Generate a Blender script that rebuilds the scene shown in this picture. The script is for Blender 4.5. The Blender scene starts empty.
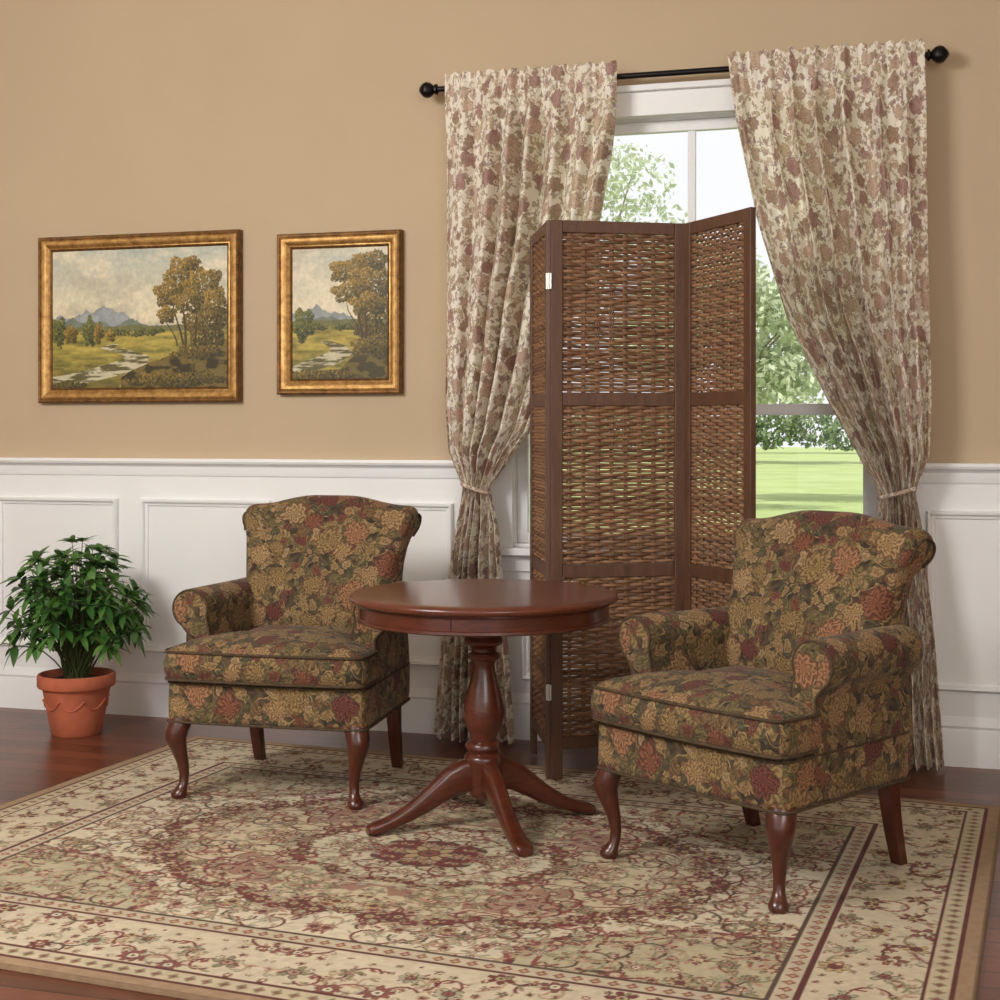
import bpy, math, random
import numpy as np
from mathutils import Vector, Matrix
random.seed(7); rng=np.random.RandomState(7)
S=bpy.context.scene
try:
    S.view_settings.view_transform='Standard'; S.view_settings.look='None'
except Exception: pass
pi=math.pi
def lin(c):
    return tuple(((x/255)/12.92 if x/255<=0.04045 else ((x/255+0.055)/1.055)**2.4) for x in c)
def L4(c): return (*lin(c),1)

# ---------------------------------------------------------------- node helper
class G:
    def __init__(s,name):
        s.m=bpy.data.materials.new(name); s.m.use_nodes=True; s.nt=s.m.node_tree
        s.b=s.nt.nodes['Principled BSDF']; s.out=s.nt.nodes['Material Output']
    def n(s,t,**k):
        n=s.nt.nodes.new(t)
        for a,b in k.items(): setattr(n,a,b)
        return n
    def put(s,sock,v):
        if hasattr(v,'is_output') : s.nt.links.new(v,sock)
        elif v is not None: sock.default_value=v
    def ma(s,op,a,b=None,c=None,clamp=False):
        n=s.n('ShaderNodeMath',operation=op); n.use_clamp=clamp
        for i,v in enumerate((a,b,c)):
            if v is not None: s.put(n.inputs[i],v)
        return n.outputs[0]
    def vm(s,op,a,b=None,scale=None):
        n=s.n('ShaderNodeVectorMath',operation=op); s.put(n.inputs[0],a)
        if b is not None: s.put(n.inputs[1],b)
        if scale is not None: s.put(n.inputs['Scale'],scale)
        return n.outputs['Value'] if op=='LENGTH' else n.outputs['Vector']
    def mix(s,f,a,b,bt='MIX'):
        n=s.n('ShaderNodeMix',data_type='RGBA',blend_type=bt)
        s.put(n.inputs[0],f); s.put(n.inputs[6],a); s.put(n.inputs[7],b); return n.outputs[2]
    def ramp(s,f,stops,interp='LINEAR'):
        n=s.n('ShaderNodeValToRGB'); cr=n.color_ramp; cr.interpolation=interp
        while len(cr.elements)<len(stops): cr.elements.new(0.5)
        for e,(p,c) in zip(cr.elements,stops): e.position=p; e.color=c
        s.put(n.inputs[0],f); return n.outputs[0]
    def noise(s,vec,scale,detail=3,rough=.55,dim='3D',dist=0):
        n=s.n('ShaderNodeTexNoise',noise_dimensions=dim)
        s.put(n.inputs['Vector'],vec); n.inputs['Scale'].default_value=scale
        n.inputs['Detail'].default_value=detail; n.inputs['Roughness'].default_value=rough
        n.inputs['Distortion'].default_value=dist
        return n.outputs
    def coord(s,w='Object'): return s.n('ShaderNodeTexCoord').outputs[w]
    def map(s,v,scale=(1,1,1),loc=(0,0,0),rot=(0,0,0)):
        n=s.n('ShaderNodeMapping'); s.put(n.inputs[0],v)
        n.inputs['Location'].default_value=loc; n.inputs['Rotation'].default_value=rot; n.inputs['Scale'].default_value=scale
        return n.outputs[0]
    def base(s,v): s.put(s.b.inputs['Base Color'],v)
    def rough(s,v): s.put(s.b.inputs['Roughness'],v)
    def bump(s,h,strength=.3,dist=.01):
        n=s.n('ShaderNodeBump'); n.inputs['Strength'].default_value=strength; n.inputs['Distance'].default_value=dist
        s.put(n.inputs['Height'],h); s.nt.links.new(n.outputs[0],s.b.inputs['Normal'])

def simple(name,c,rough=.6,metal=0,var=.06,nscale=8,bump=0,coat=0):
    g=G(name); co=g.coord()
    nz=g.noise(co,nscale,4)[0]
    a=tuple(max(0,x*(1-var*2)) for x in lin(c)); b=tuple(min(1,x*(1+var*2)) for x in lin(c))
    g.base(g.ramp(nz,[(.3,(*a,1)),(.7,(*b,1))])); g.rough(rough); g.b.inputs['Metallic'].default_value=metal
    g.b.inputs['Coat Weight'].default_value=coat
    if bump: g.bump(g.noise(co,nscale*12,3)[0],bump,.003)
    return g.m

def wood(name,c1,c2,rough=.3,coat=.3,axis=(1,1,12),sc=6,bump=.05):
    g=G(name); co=g.coord(); m=g.map(co,scale=axis)
    n1=g.noise(m,sc,5,.6,dist=1.2)[0]
    n2=g.noise(m,sc*5,3,.6)[0]
    f=g.ma('ADD',g.ma('MULTIPLY',n1,.75),g.ma('MULTIPLY',n2,.25))
    g.base(g.ramp(f,[(.3,L4(c1)),(.7,L4(c2))])); g.rough(rough); g.b.inputs['Coat Weight'].default_value=coat
    g.b.inputs['Coat Roughness'].default_value=.15
    g.bump(n2,bump,.002)
    return g.m

def flower(g,uv,sc,off,n,R,stops,freq,rnd=.8,leaf=False,wob=1.5,pet=.22,dk=(.30,.25,.2,1),shd=.75):
    v=g.vm('ADD',uv,off)
    vo=g.n('ShaderNodeTexVoronoi',voronoi_dimensions='2D',feature='F1')
    g.put(vo.inputs['Vector'],v); vo.inputs['Scale'].default_value=sc; vo.inputs['Randomness'].default_value=rnd
    d=g.vm('SCALE',g.vm('SUBTRACT',v,vo.outputs['Position']),scale=sc)
    sx=g.n('ShaderNodeSeparateXYZ'); g.put(sx.inputs[0],d)
    sc2=g.n('ShaderNodeSeparateColor'); g.put(sc2.inputs[0],vo.outputs['Color'])
    x,y=sx.outputs[0],sx.outputs[1]
    r=g.ma('SQRT',g.ma('ADD',g.ma('MULTIPLY',x,x),g.ma('MULTIPLY',y,y)))
    ang=g.ma('ARCTAN2',y,x)
    ph=g.ma('MULTIPLY',sc2.outputs[0],6.28)
    if leaf:
        c=g.ma('ABSOLUTE',g.ma('COSINE',g.ma('ADD',g.ma('MULTIPLY',ang,n/2),ph)))
        edge=g.ma('MULTIPLY',g.ma('ADD',g.ma('MULTIPLY',g.ma('POWER',c,1.6),.85),.15),R)
    else:
        c=g.ma('ABSOLUTE',g.ma('SINE',g.ma('ADD',g.ma('MULTIPLY',ang,n/2),ph)))
        edge=g.ma('MULTIPLY',g.ma('ADD',g.ma('MULTIPLY',c,pet),1-pet),R)
    edge=g.ma('MULTIPLY',edge,g.ma('ADD',g.ma('MULTIPLY',sc2.outputs[1],.45),.7))
    dd=g.ma('SUBTRACT',edge,r)
    mask=g.ma('MULTIPLY',dd,40,clamp=True)
    outl=g.ma('SUBTRACT',1,g.ma('MULTIPLY',g.ma('SUBTRACT',dd,.015),16,clamp=True),clamp=True)
    sh=g.ma('ADD',g.ma('MULTIPLY',g.ma('SINE',g.ma('ADD',g.ma('MULTIPLY',r,freq),g.ma('MULTIPLY',g.ma('SINE',g.ma('ADD',g.ma('MULTIPLY',ang,n),ph)),wob))),.5),.5)
    col=g.ramp(sc2.outputs[2],stops,'CONSTANT')
    dark=g.mix(1,col,dk,'MULTIPLY')
    col=g.mix(g.ma('MULTIPLY',sh,shd),col,dark)
    return mask,col,outl

def tapestry():
    g=G('tapestry_floral_fabric'); uv=g.coord('UV')
    nz=g.noise(uv,13,3,dim='2D')[1]
    uvd=g.vm('ADD',uv,g.vm('SCALE',g.vm('SUBTRACT',nz,(.5,.5,.5)),scale=.055))
    gn=g.noise(uv,26,3,dim='2D')[0]
    col=g.ramp(gn,[(.35,L4((48,38,28))),(.65,L4((90,73,50)))])
    vn=g.noise(uvd,11,1.5,dim='2D')[0]
    vm_=g.ma('LESS_THAN',g.ma('ABSOLUTE',g.ma('SUBTRACT',vn,.5)),.014)
    col=g.mix(vm_,col,L4((150,124,80)))
    olive=[(0,L4((116,102,64))),(.3,L4((90,84,58))),(.5,L4((150,124,80))),(.75,L4((122,94,60))),(.94,L4((108,66,50)))]
    m,c,o=flower(g,uvd,20,(3.1,1.7,0),2,.75,olive,26,1,True); col=g.mix(m,col,c)
    m,c,o=flower(g,uvd,14,(7.3,4.9,0),4,.70,olive,26,1,True); col=g.mix(m,col,c)
    small=[(0,L4((120,74,56))),(.2,L4((156,126,84))),(.65,L4((108,60,50))),(.78,L4((166,138,98)))]
    m,c,o=flower(g,uvd,18,(1.3,9.2,0),5,.34,small,20,1); col=g.mix(m,col,c)
    big=[(0,L4((170,138,94))),(.30,L4((164,120,84))),(.52,L4((152,126,80))),(.70,L4((138,88,62))),(.86,L4((116,64,52))),(.92,L4((172,142,100)))]
    m,c,o=flower(g,uvd,8.0,(0.4,.2,0),9,.43,big,40,.8,wob=2.3,pet=.18,shd=.9,dk=(.30,.22,.17,1))
    c=g.mix(g.ma('MULTIPLY',o,.75),c,L4((62,42,28))); col=g.mix(m,col,c)
    w=g.noise(uv,420,1,dim='2D')[0]
    col=g.mix(.5,col,g.ramp(w,[(.3,(.4,.4,.4,1)),(.7,(1.1,1.1,1.1,1))]),'MULTIPLY')
    g.base(col); g.rough(.9); g.b.inputs['Sheen Weight'].default_value=.06
    g.bump(w,.25,.002); return g.m

def toile():
    g=G('curtain_floral_fabric'); uv=g.coord('UV')
    nz=g.noise(uv,20,3,dim='2D')[1]
    uvd=g.vm('ADD',uv,g.vm('SCALE',g.vm('SUBTRACT',nz,(.5,.5,.5)),scale=.04))
    col=g.ramp(g.noise(uv,5,2,dim='2D')[0],[(.3,L4((244,236,218))),(.7,L4((250,245,232)))])
    vn=g.noise(uvd,10,1.5,dim='2D')[0]
    vmk=g.ma('LESS_THAN',g.ma('ABSOLUTE',g.ma('SUBTRACT',vn,.5)),.008)
    col=g.mix(g.ma('MULTIPLY',vmk,.65),col,L4((168,140,112)))
    br=[(0,L4((178,150,124))),(.35,L4((200,182,142))),(.6,L4((164,130,122))),(.8,L4((212,188,158)))]
    lt=(.6,.52,.48,1)
    m,c,o=flower(g,uvd,24,(3.1,1.7,0),4,.40,br,26,1,True,dk=lt); col=g.mix(g.ma('MULTIPLY',m,.75),col,c)
    m,c,o=flower(g,uvd,19,(5.1,8.7,0),2,.46,br,22,1,True,dk=lt); col=g.mix(g.ma('MULTIPLY',m,.7),col,c)
    m,c,o=flower(g,uvd,19,(2.1,3.7,0),5,.24,br,30,1,dk=lt); col=g.mix(g.ma('MULTIPLY',m,.8),col,c)
    big=[(0,L4((222,190,170))),(.3,L4((186,144,136))),(.55,L4((222,198,170))),(.8,L4((178,146,124)))]
    m,c,o=flower(g,uvd,9.5,(1.4,.6,0),7,.35,big,44,.8,wob=2.4,dk=(.50,.42,.40,1))
    c=g.mix(g.ma('MULTIPLY',o,.5),c,L4((134,102,92))); col=g.mix(g.ma('MULTIPLY',m,.85),col,c)
    g.base(col); g.rough(.9)
    tr=g.n('ShaderNodeBsdfTranslucent'); g.put(tr.inputs[0],col)
    mx=g.n('ShaderNodeMixShader'); mx.inputs[0].default_value=.25
    g.nt.links.new(g.b.outputs[0],mx.inputs[1]); g.nt.links.new(tr.outputs[0],mx.inputs[2]); g.nt.links.new(mx.outputs[0],g.out.inputs[0])
    return g.m

def attrmat(name,rough=.9,bump=0,coat=0):
    g=G(name); a=g.n('ShaderNodeAttribute'); a.attribute_name='Col'
    col=a.outputs['Color']
    w=g.noise(g.coord(),500 if bump else 60,2)[0]
    col=g.mix(.3,col,g.ramp(w,[(.3,(.6,.6,.6,1)),(.7,(1,1,1,1))]),'MULTIPLY')
    g.base(col); g.rough(rough); g.b.inputs['Coat Weight'].default_value=coat; g.b.inputs['Coat Roughness'].default_value=.3
    if bump: g.bump(w,bump,.002)
    return g.m

# ---------------------------------------------------------------- mesh builder
class MB:
    def __init__(s): s.v=[]; s.f=[]; s.uv=[]
    def add(s,vs,fs,uvs=None):
        o=len(s.v); s.v+= [tuple(v) for v in vs]
        for i,f in enumerate(fs):
            s.f.append([o+k for k in f])
            if uvs: s.uv.append(uvs[i])
            else:
                P=[Vector(vs[k]) for k in f]
                n=(P[1]-P[0]).cross(P[-1]-P[0])
                if n.length<1e-12 and len(P)>3: n=(P[2]-P[1]).cross(P[3]-P[1])
                ax=max(range(3),key=lambda a:abs(n[a]))
                if ax==0: s.uv.append([(p.y+3.3,p.z) for p in P])
                elif ax==1: s.uv.append([(p.x,p.z) for p in P])
                else: s.uv.append([(p.x,p.y+5.7) for p in P])
        return s
    def box(s,a,b):
        x0,y0,z0=a; x1,y1,z1=b
        vs=[(x0,y0,z0),(x1,y0,z0),(x1,y1,z0),(x0,y1,z0),(x0,y0,z1),(x1,y0,z1),(x1,y1,z1),(x0,y1,z1)]
        return s.add(vs,[(0,3,2,1),(4,5,6,7),(0,1,5,4),(1,2,6,5),(2,3,7,6),(3,0,4,7)])
    def loft(s,rings,cap=(True,True),box=False,closed=True,uo=(0,0)):
        n=len(rings[0]); m=len(rings); vs=[Vector(p) for r in rings for p in r]
        R=[[Vector(p) for p in r] for r in rings]
        mid=R[m//2]; uu=[0]
        for j in range(n): uu.append(uu[-1]+(mid[(j+1)%n]-mid[j]).length)
        vv=[0]
        for i in range(1,m): vv.append(vv[-1]+sum((R[i][j]-R[i-1][j]).length for j in range(n))/n)
        fs=[];us=[]
        for i in range(m-1):
            for j in range(n if closed else n-1):
                k=(j+1)%n
                fs.append((i*n+j,i*n+k,(i+1)*n+k,(i+1)*n+j))
                us.append([(uu[j]+uo[0],vv[i]+uo[1]),(uu[j+1]+uo[0],vv[i]+uo[1]),(uu[j+1]+uo[0],vv[i+1]+uo[1]),(uu[j]+uo[0],vv[i+1]+uo[1])])
        s.add(vs,fs,None if box else us)
        if cap[0]: s.add(R[0],[tuple(reversed(range(n)))])
        if cap[1]: s.add(R[-1],[tuple(range(n))])
        return s
    def lathe(s,prof,c=(0,0,0),n=48,cap=(True,True)):
        rings=[[(c[0]+r*math.cos(2*pi*k/n),c[1]+r*math.sin(2*pi*k/n),c[2]+z) for k in range(n)] for r,z in prof]
        return s.loft(rings,cap)
    def tube(s,pts,rad,n=10,closed=False,cap=True,sq=None):
        P=[Vector(p) for p in pts]; m=len(P)
        if not hasattr(rad,'__len__'): rad=[rad]*m
        rings=[]; up=None
        for i in range(m):
            if closed: t=P[(i+1)%m]-P[i-1]
            else: t=P[min(i+1,m-1)]-P[max(i-1,0)]
            t.normalize()
            if up is None:
                up=Vector((0,0,1)) if abs(t.z)<.9 else Vector((1,0,0))
            a=t.cross(up)
            if a.length<1e-5: a=t.cross(Vector((0,1,0)))
            a.normalize(); b=a.cross(t).normalized(); up=b
            rings.append([P[i]+(a*math.cos(2*pi*k/n)+b*math.sin(2*pi*k/n))*rad[i] for k in range(n)])
        if closed: rings.append(rings[0]); 
        return s.loft(rings,(cap and not closed,cap and not closed))
    def obj(s,name,mat,parent=None,smooth=True,angle=40,loc=(0,0,0),rot=0):
        me=bpy.data.meshes.new(name); me.from_pydata(s.v,[],s.f); 
        uvl=me.uv_layers.new(name='UVMap'); flat=[c for f in s.uv for p in f for c in p]
        uvl.data.foreach_set('uv',flat)
        me.materials.append(mat)
        if smooth:
            me.polygons.foreach_set('use_smooth',[True]*len(me.polygons))
            try: me.set_sharp_from_angle(angle=math.radians(angle))
            except Exception: pass
        me.update(); o=bpy.data.objects.new(name,me); S.collection.objects.link(o)
        o.location=loc; o.rotation_euler=(0,0,rot)
        if parent: o.parent=parent
        return o
def empty(name,loc=(0,0,0),rot=0,sc=(1,1,1)):
    e=bpy.data.objects.new(name,None); S.collection.objects.link(e); e.location=loc; e.rotation_euler=(0,0,rot); e.empty_display_size=.1; e.scale=sc; return e
def bev(o,w=.004,seg=2):
    b=o.modifiers.new('b','BEVEL'); b.width=w; b.segments=seg; b.limit_method='ANGLE'; return o
def round_poly(pts,rad,n=6):
    out=[]; m=len(pts)
    for i in range(m):
        p=Vector(pts[i]); a=(Vector(pts[i-1])-p).normalized(); b=(Vector(pts[(i+1)%m])-p).normalized()
        r=rad[i] if hasattr(rad,'__len__') else rad
        for k in range(n+1):
            t=k/n; q=p+a*r*(1-t)**2+b*r*t**2
            out.append((q.x,q.y))
    return out
def densify(o,d):
    out=[];m=len(o)
    for i in range(m):
        a=Vector(o[i]); b=Vector(o[(i+1)%m]); k=max(1,int((b-a).length/d))
        for j in range(k): q=a.lerp(b,j/k); out.append((q.x,q.y))
    return out
def inset(o,d):
    m=len(o); out=[]
    for i in range(m):
        a=Vector(o[i-1]); b=Vector(o[(i+1)%m]); t=(b-a).normalized(); nrm=Vector((-t.y,t.x))
        q=Vector(o[i])+nrm*d; out.append((q.x,q.y))
    return out
def smoothstep(a,b,x):
    t=min(1,max(0,(x-a)/(b-a))); return t*t*(3-2*t)
def interp(x,tab):
    if x<=tab[0][0]: return tab[0][1]
    for (a,b),(c,d) in zip(tab,tab[1:]):
        if x<=c: 
            t=(x-a)/(c-a); return b+(d-b)*t
    return tab[-1][1]

# ---------------------------------------------------------------- materials
M_fab=tapestry(); M_cur=toile()
M_pipe=simple('piping_fabric',(74,58,38),.9,var=.2,nscale=60)
M_cherry=wood('cherry_wood',(60,26,16),(100,47,29),.3,.35,(2,2,9))
M_chtop=wood('cherry_top_wood',(76,35,22),(112,55,36),.28,.35,(1.2,9,3))
M_leg=wood('mahogany_leg_wood',(52,24,15),(94,43,27),.28,.4,(5,5,1.5))
M_screen=wood('screen_frame_wood',(76,50,34),(106,72,51),.5,.1,(6,6,1))
M_white=simple('white_trim_paint',(240,240,239),.45,var=.01,nscale=2)
M_ceil=simple('ceiling_paint',(246,245,242),.9,var=.01)
M_rod=simple('black_iron',(22,18,17),.4,metal=.6,var=.1)
M_terra=simple('terracotta',(178,96,66),.85,var=.1,nscale=9,bump=.2)
M_soil=simple('soil',(48,34,24),.95,var=.3,nscale=60,bump=.6)
M_metal=simple('hinge_metal',(205,200,190),.35,metal=.8,var=.05)
M_dark=simple('dark_seam',(30,10,8),.8,var=.1)
g=G('wall_paint'); n=g.noise(g.coord(),2.0,3)[0]
g.base(g.ramp(n,[(.3,L4((191,170,140))),(.7,L4((195,174,144)))])); g.rough(.85); g.bump(g.noise(g.coord(),180,2)[0],.08,.002); M_wall=g.m
def goldmat(name,a,b,r):
    g=G(name); co=g.coord(); n=g.noise(co,35,5,.65)[0]
    g.base(g.ramp(n,[(.35,L4(a)),(.65,L4(b))])); g.rough(r); g.b.inputs['Metallic'].default_value=.6; g.bump(n,.2,.003); return g.m
M_gold=goldmat('gilded_frame',(160,116,62),(210,168,102),.4)
M_goldd=goldmat('dark_gilt',(92,64,36),(142,102,56),.5)
# floor
g=G('floor_wood'); co=g.coord(); 
br=g.n('ShaderNodeTexBrick'); g.put(br.inputs['Vector'],co)
br.inputs['Scale'].default_value=1; br.inputs['Brick Width'].default_value=1.5; br.inputs['Row Height'].default_value=.105
br.inputs['Mortar Size'].default_value=.0025; br.inputs['Color1'].default_value=L4((126,76,54)); br.inputs['Color2'].default_value=L4((88,50,36)); br.inputs['Mortar'].default_value=L4((28,14,10)); br.offset=.37
n=g.noise(g.map(co,scale=(2,30,1)),3,5,.65,dist=.6)[0]
g.base(g.mix(.7,br.outputs[0],g.ramp(n,[(.3,(.45,.4,.4,1)),(.7,(1.2,1.1,1.05,1))]),'MULTIPLY')); g.rough(.32); g.bump(br.outputs['Fac'],-.3,.002) ; M_floor=g.m
# weave
g=G('wicker_reed'); geo=g.n('ShaderNodeNewGeometry'); n=g.noise(g.map(g.coord(),scale=(1,1,6)),25,3)[0]
c=g.ramp(geo.outputs['Random Per Island'],[(0,L4((122,84,56))),(.5,L4((150,110,76))),(1,L4((102,70,48)))])
g.base(g.mix(.6,c,g.ramp(n,[(.3,(.5,.5,.5,1)),(.7,(1.15,1.15,1.15,1))]),'MULTIPLY')); g.rough(.6); M_reed=g.m
def leafmat(name,a,b,rough=.4,tr=.2):
    g=G(name); geo=g.n('ShaderNodeNewGeometry')
    col=g.ramp(geo.outputs['Random Per Island'],[(0,L4(a)),(1,L4(b))]); g.base(col); g.rough(rough)
    t=g.n('ShaderNodeBsdfTranslucent'); g.put(t.inputs[0],col); mx=g.n('ShaderNodeMixShader'); mx.inputs[0].default_value=tr
    g.nt.links.new(g.b.outputs[0],mx.inputs[1]); g.nt.links.new(t.outputs[0],mx.inputs[2]); g.nt.links.new(mx.outputs[0],g.out.inputs[0]); return g.m
M_leaf=leafmat('plant_leaf',(40,82,36),(98,142,66),.35,.15)
M_tree=leafmat('tree_leaf',(176,188,158),(214,220,194),.8,.4)
M_hedge=leafmat('hedge_leaf',(104,122,84),(140,160,112),.8,.3)
M_bark=simple('bark',(140,130,112),.9,var=.2,nscale=12)
M_stem=simple('plant_stem',(70,80,40),.7,var=.1)
g=G('lawn_grass'); n=g.noise(g.coord(),.5,6,.7)[0]
g.base(g.ramp(n,[(.3,L4((144,162,98))),(.7,L4((170,184,122)))])); g.rough(.9); M_lawn=g.m
g=G('window_glass'); tr=g.n('ShaderNodeBsdfTransparent'); gl=g.n('ShaderNodeBsdfGlossy'); gl.inputs['Roughness'].default_value=.02
fr=g.n('ShaderNodeFresnel'); fr.inputs[0].default_value=1.3; mx=g.n('ShaderNodeMixShader')
g.nt.links.new(fr.outputs[0],mx.inputs[0]); g.nt.links.new(tr.outputs[0],mx.inputs[1]); g.nt.links.new(gl.outputs[0],mx.inputs[2]); g.nt.links.new(mx.outputs[0],g.out.inputs[0]); M_glass=g.m

# ---------------------------------------------------------------- room shell
XL,XR,YF,ZC=-4.2,4.2,-8.0,3.45
WX0,WX1,WZ0,WZ1=.05,1.54,.80,2.58      # window opening
MB().box((XL-.15,YF,-.1),(XR+.15,.15,0)).obj('floor',M_floor,smooth=False)
MB().box((XL-.15,YF,ZC),(XR+.15,.15,ZC+.1)).obj('ceiling',M_ceil,smooth=False)
w=MB(); w.box((XL,0,0),(WX0,.15,ZC)); w.box((WX1,0,0),(XR,.15,ZC)); w.box((WX0,0,0),(WX1,.15,WZ0)); w.box((WX0,0,WZ1),(WX1,.15,ZC)); w.obj('wall_back',M_wall,smooth=False)
MB().box((XL-.15,YF,0),(XL,.15,ZC)).obj('wall_left',M_wall,smooth=False)
MB().box((XR,YF,0),(XR+.15,.15,ZC)).obj('wall_right',M_wall,smooth=False)
def prof_run(prof,x0,x1):
    b=MB(); b.loft([[(x,-d,z) for d,z in prof] for x in (x0,x1)],(True,True)); return b
CX0,CX1=WX0-.09,WX1+.09
rail=[(0,1.085),(.014,1.085),(.018,1.10),(.02,1.125),(.03,1.135),(.045,1.14),(.05,1.15),(.046,1.162),(0,1.162)]
r=prof_run(rail,XL,CX0); r2=prof_run(rail,CX1,XR); r.add(r2.v,r2.f,r2.uv); r.obj('trim_1',M_white,angle=25)
basep=[(0,0),(.024,0),(.024,.13),(.020,.145),(.024,.155),(.016,.175),(.010,.19),(0,.19)]
prof_run(basep,XL,XR).obj('baseboard_back',M_white,angle=25)
crown=[(0,3.36),(.012,3.36),(.02,3.375),(.05,3.40),(.08,3.43),(.09,3.45),(0,3.45)]
prof_run(crown,XL,XR).obj('trim_2',M_white,angle=25)
def frame_ring(b,x0,x1,z0,z1,prof):
    rings=[]
    for (sx,sz) in ((0,0),(1,0),(1,1),(0,1),(0,0)):
        rings.append([((x0+i if sx==0 else x1-i),-d,(z0+i if sz==0 else z1-i)) for i,d in prof])
    b.loft(rings,(False,False),box=True)
pan=MB(); pan.box((XL,-.008,.15),(CX0,0,1.09)); pan.box((CX1,-.008,.15),(XR,0,1.09)); pan.box((CX0,-.008,.15),(CX1,0,.72))
mp=[(0,.006),(0,.024),(.006,.034),(.014,.032),(.020,.018),(.03,.016),(.034,.006)]
for a,bq in ((-3.96,-3.32),(-3.20,-2.56),(-2.44,-1.80),(-1.68,-1.045),(-.925,-.20),(1.72,2.36),(2.48,3.12),(3.24,3.88)):
    frame_ring(pan,a,bq,.29,.98,mp)
frame_ring(pan,.10,.75,.25,.66,mp); frame_ring(pan,.87,1.5,.25,.66,mp)
pan.obj('trim_3',M_white,smooth=False)
# window
win=empty('window_1')
b=MB()
b.box((CX0,-.022,WZ0-.0),(WX0+.012,0.0,WZ1+.0)); b.box((WX1-.012,-.022,WZ0),(CX1,0,WZ1)); b.box((CX0,-.024,WZ1-.012),(CX1,0,WZ1+.085))
b.box((CX0-.02,-.05,WZ1+.085),(CX1+.02,0,WZ1+.11)); b.box((CX0-.03,-.07,WZ0-.03),(CX1+.03,.02,WZ0)); b.box((CX0,-.022,WZ0-.10),(CX1,0,WZ0-.03))
b.box((WX0,0,WZ0),(WX0+.015,.15,WZ1)); b.box((WX1-.015,0,WZ0),(WX1,.15,WZ1)); b.box((WX0,0,WZ1-.015),(WX1,.15,WZ1)); b.box((WX0,0,WZ0),(WX1,.15,WZ0+.015))
bev(b.obj('casing',M_white,win,smooth=False),.003)
def sash(nm,z0,z1,y):
    b=MB(); x0,x1=WX0+.015,WX1-.015; f=.045
    b.box((x0,y,z0),(x0+f,y+.035,z1)); b.box((x1-f,y,z0),(x1,y+.035,z1)); b.box((x0+f,y,z1-f),(x1-f,y+.035,z1)); b.box((x0+f,y,z0),(x1-f,y+.035,z0+f))
    xm=(x0+x1)/2; b.box((xm-.016,y+.004,z0+f),(xm+.016,y+.031,z1-f))
    bev(b.obj(nm,M_white,win,smooth=False),.003)
    MB().box((x0+f,y+.016,z0+f),(x1-f,y+.019,z1-f)).obj(nm+'_glass',M_glass,win,smooth=False)
sash('upper_sash',1.35,WZ1-.015,.085); sash('lower_sash',WZ0+.015,1.395,.045)

# ---------------------------------------------------------------- curtains
CY=-.145
def curtain(name,inner,outer,k,seed,side):
    root=empty(name); rr=random.Random(seed)
    NS,NZ=260,170; zt=2.765; zb=.015
    tie=1.05
    ph=[rr.uniform(0,6) for _ in range(4)]
    rings=[]
    for i in range(NZ+1):
        z=zt+(zb-zt)*i/NZ
        a=interp(-z,[(-q,p) for p,q in outer]); c=interp(-z,[(-q,p) for p,q in inner])
        w=abs(c-a); row=[]
        pin=math.exp(-((z-tie)/.10)**2); top=smoothstep(2.70,2.45,z)
        for j in range(NS+1):
            s=j/NS
            wob=.012*math.sin(5*z+ph[0])+.008*math.sin(11*z+ph[1])
            f=2*pi*k*s+ .9*math.sin(2*pi*s*1.7+ph[2])+ .5*math.sin(2.2*z+6*s+ph[3])
            amp=(.042+.018*math.sin(9*s+ph[1]))*(1-.5*pin)*(.26+.74*top)
            amp*= (1+.3*(1-smoothstep(0,.9,z)))
            y=CY+amp*math.sin(f)+ (.002+.006*top)*math.sin(2*f+z*3)
            if z>2.6: y+=.004*math.sin(k*3*2*pi*s+ph[0])*(1-top)
            x=a+(c-a)*s+ (.10+.25*top)*w/k/ (2*pi)*math.cos(f)+wob*s*(1-s)*2*top
            zz=z+(.006*math.sin(k*4*pi*s+ph[2]) if i<3 else 0)
            row.append((x,min(y,-.08),zz))
        rings.append(row)
    b=MB(); n=NS+1; vs=[p for r in rings for p in r]; fs=[];us=[]
    W=1.25
    for i in range(NZ):
        for j in range(NS):
            fs.append((i*n+j,i*n+j+1,(i+1)*n+j+1,(i+1)*n+j))
            q=lambda jj,ii:(jj/NS*W+seed,(zt+(zb-zt)*ii/NZ))
            us.append([q(j,i),q(j+1,i),q(j+1,i+1),q(j,i+1)])
    b.add(vs,fs,us); b.obj('drape',M_cur,root,angle=180)
    a=interp(-tie,[(-q,p) for p,q in outer]); c=interp(-tie,[(-q,p) for p,q in inner]); x0,x1=min(a,c)-.002,max(a,c)+.002
    cx=(x0+x1)/2; rx=(x1-x0)/2
    rings=[]
    for t in range(33):
        an=2*pi*t/32; px=cx+rx*math.cos(an); py=CY+.040*math.sin(an)
        zc=tie+ (.02*((px-cx)/rx)*side) 
        nx,ny=math.cos(an)*.003,math.sin(an)*.003
        rings.append([(px-nx,py-ny,zc-.007),(px+nx,py+ny,zc-.007),(px+nx*1.6,py+ny*1.6,zc),(px+nx,py+ny,zc+.007),(px-nx,py-ny,zc+.007)])
    bb=MB(); bb.loft(rings,(False,False)); bb.tube([(cx+side*rx*.7,-.11,tie+.014),(cx+side*rx*.8,-.05,tie+.03),(cx+side*rx*.8,-.01,tie+.03)],.004)
    bb.obj('tieback',M_cur,root,angle=60)
curtain('curtain',[(.529,2.765),(.525,2.60),(.504,2.416),(.422,1.977),(.298,1.615),(.176,1.29),(.056,1.13),(.0,1.055),(.012,1.0),(.035,.9),(.07,.5),(.103,0)],
        [(-.199,2.765),(-.2,2.0),(-.205,1.4),(-.185,1.2),(-.118,1.055),(-.13,.98),(-.16,.85),(-.21,.5),(-.256,0)],7,3,-1)
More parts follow.
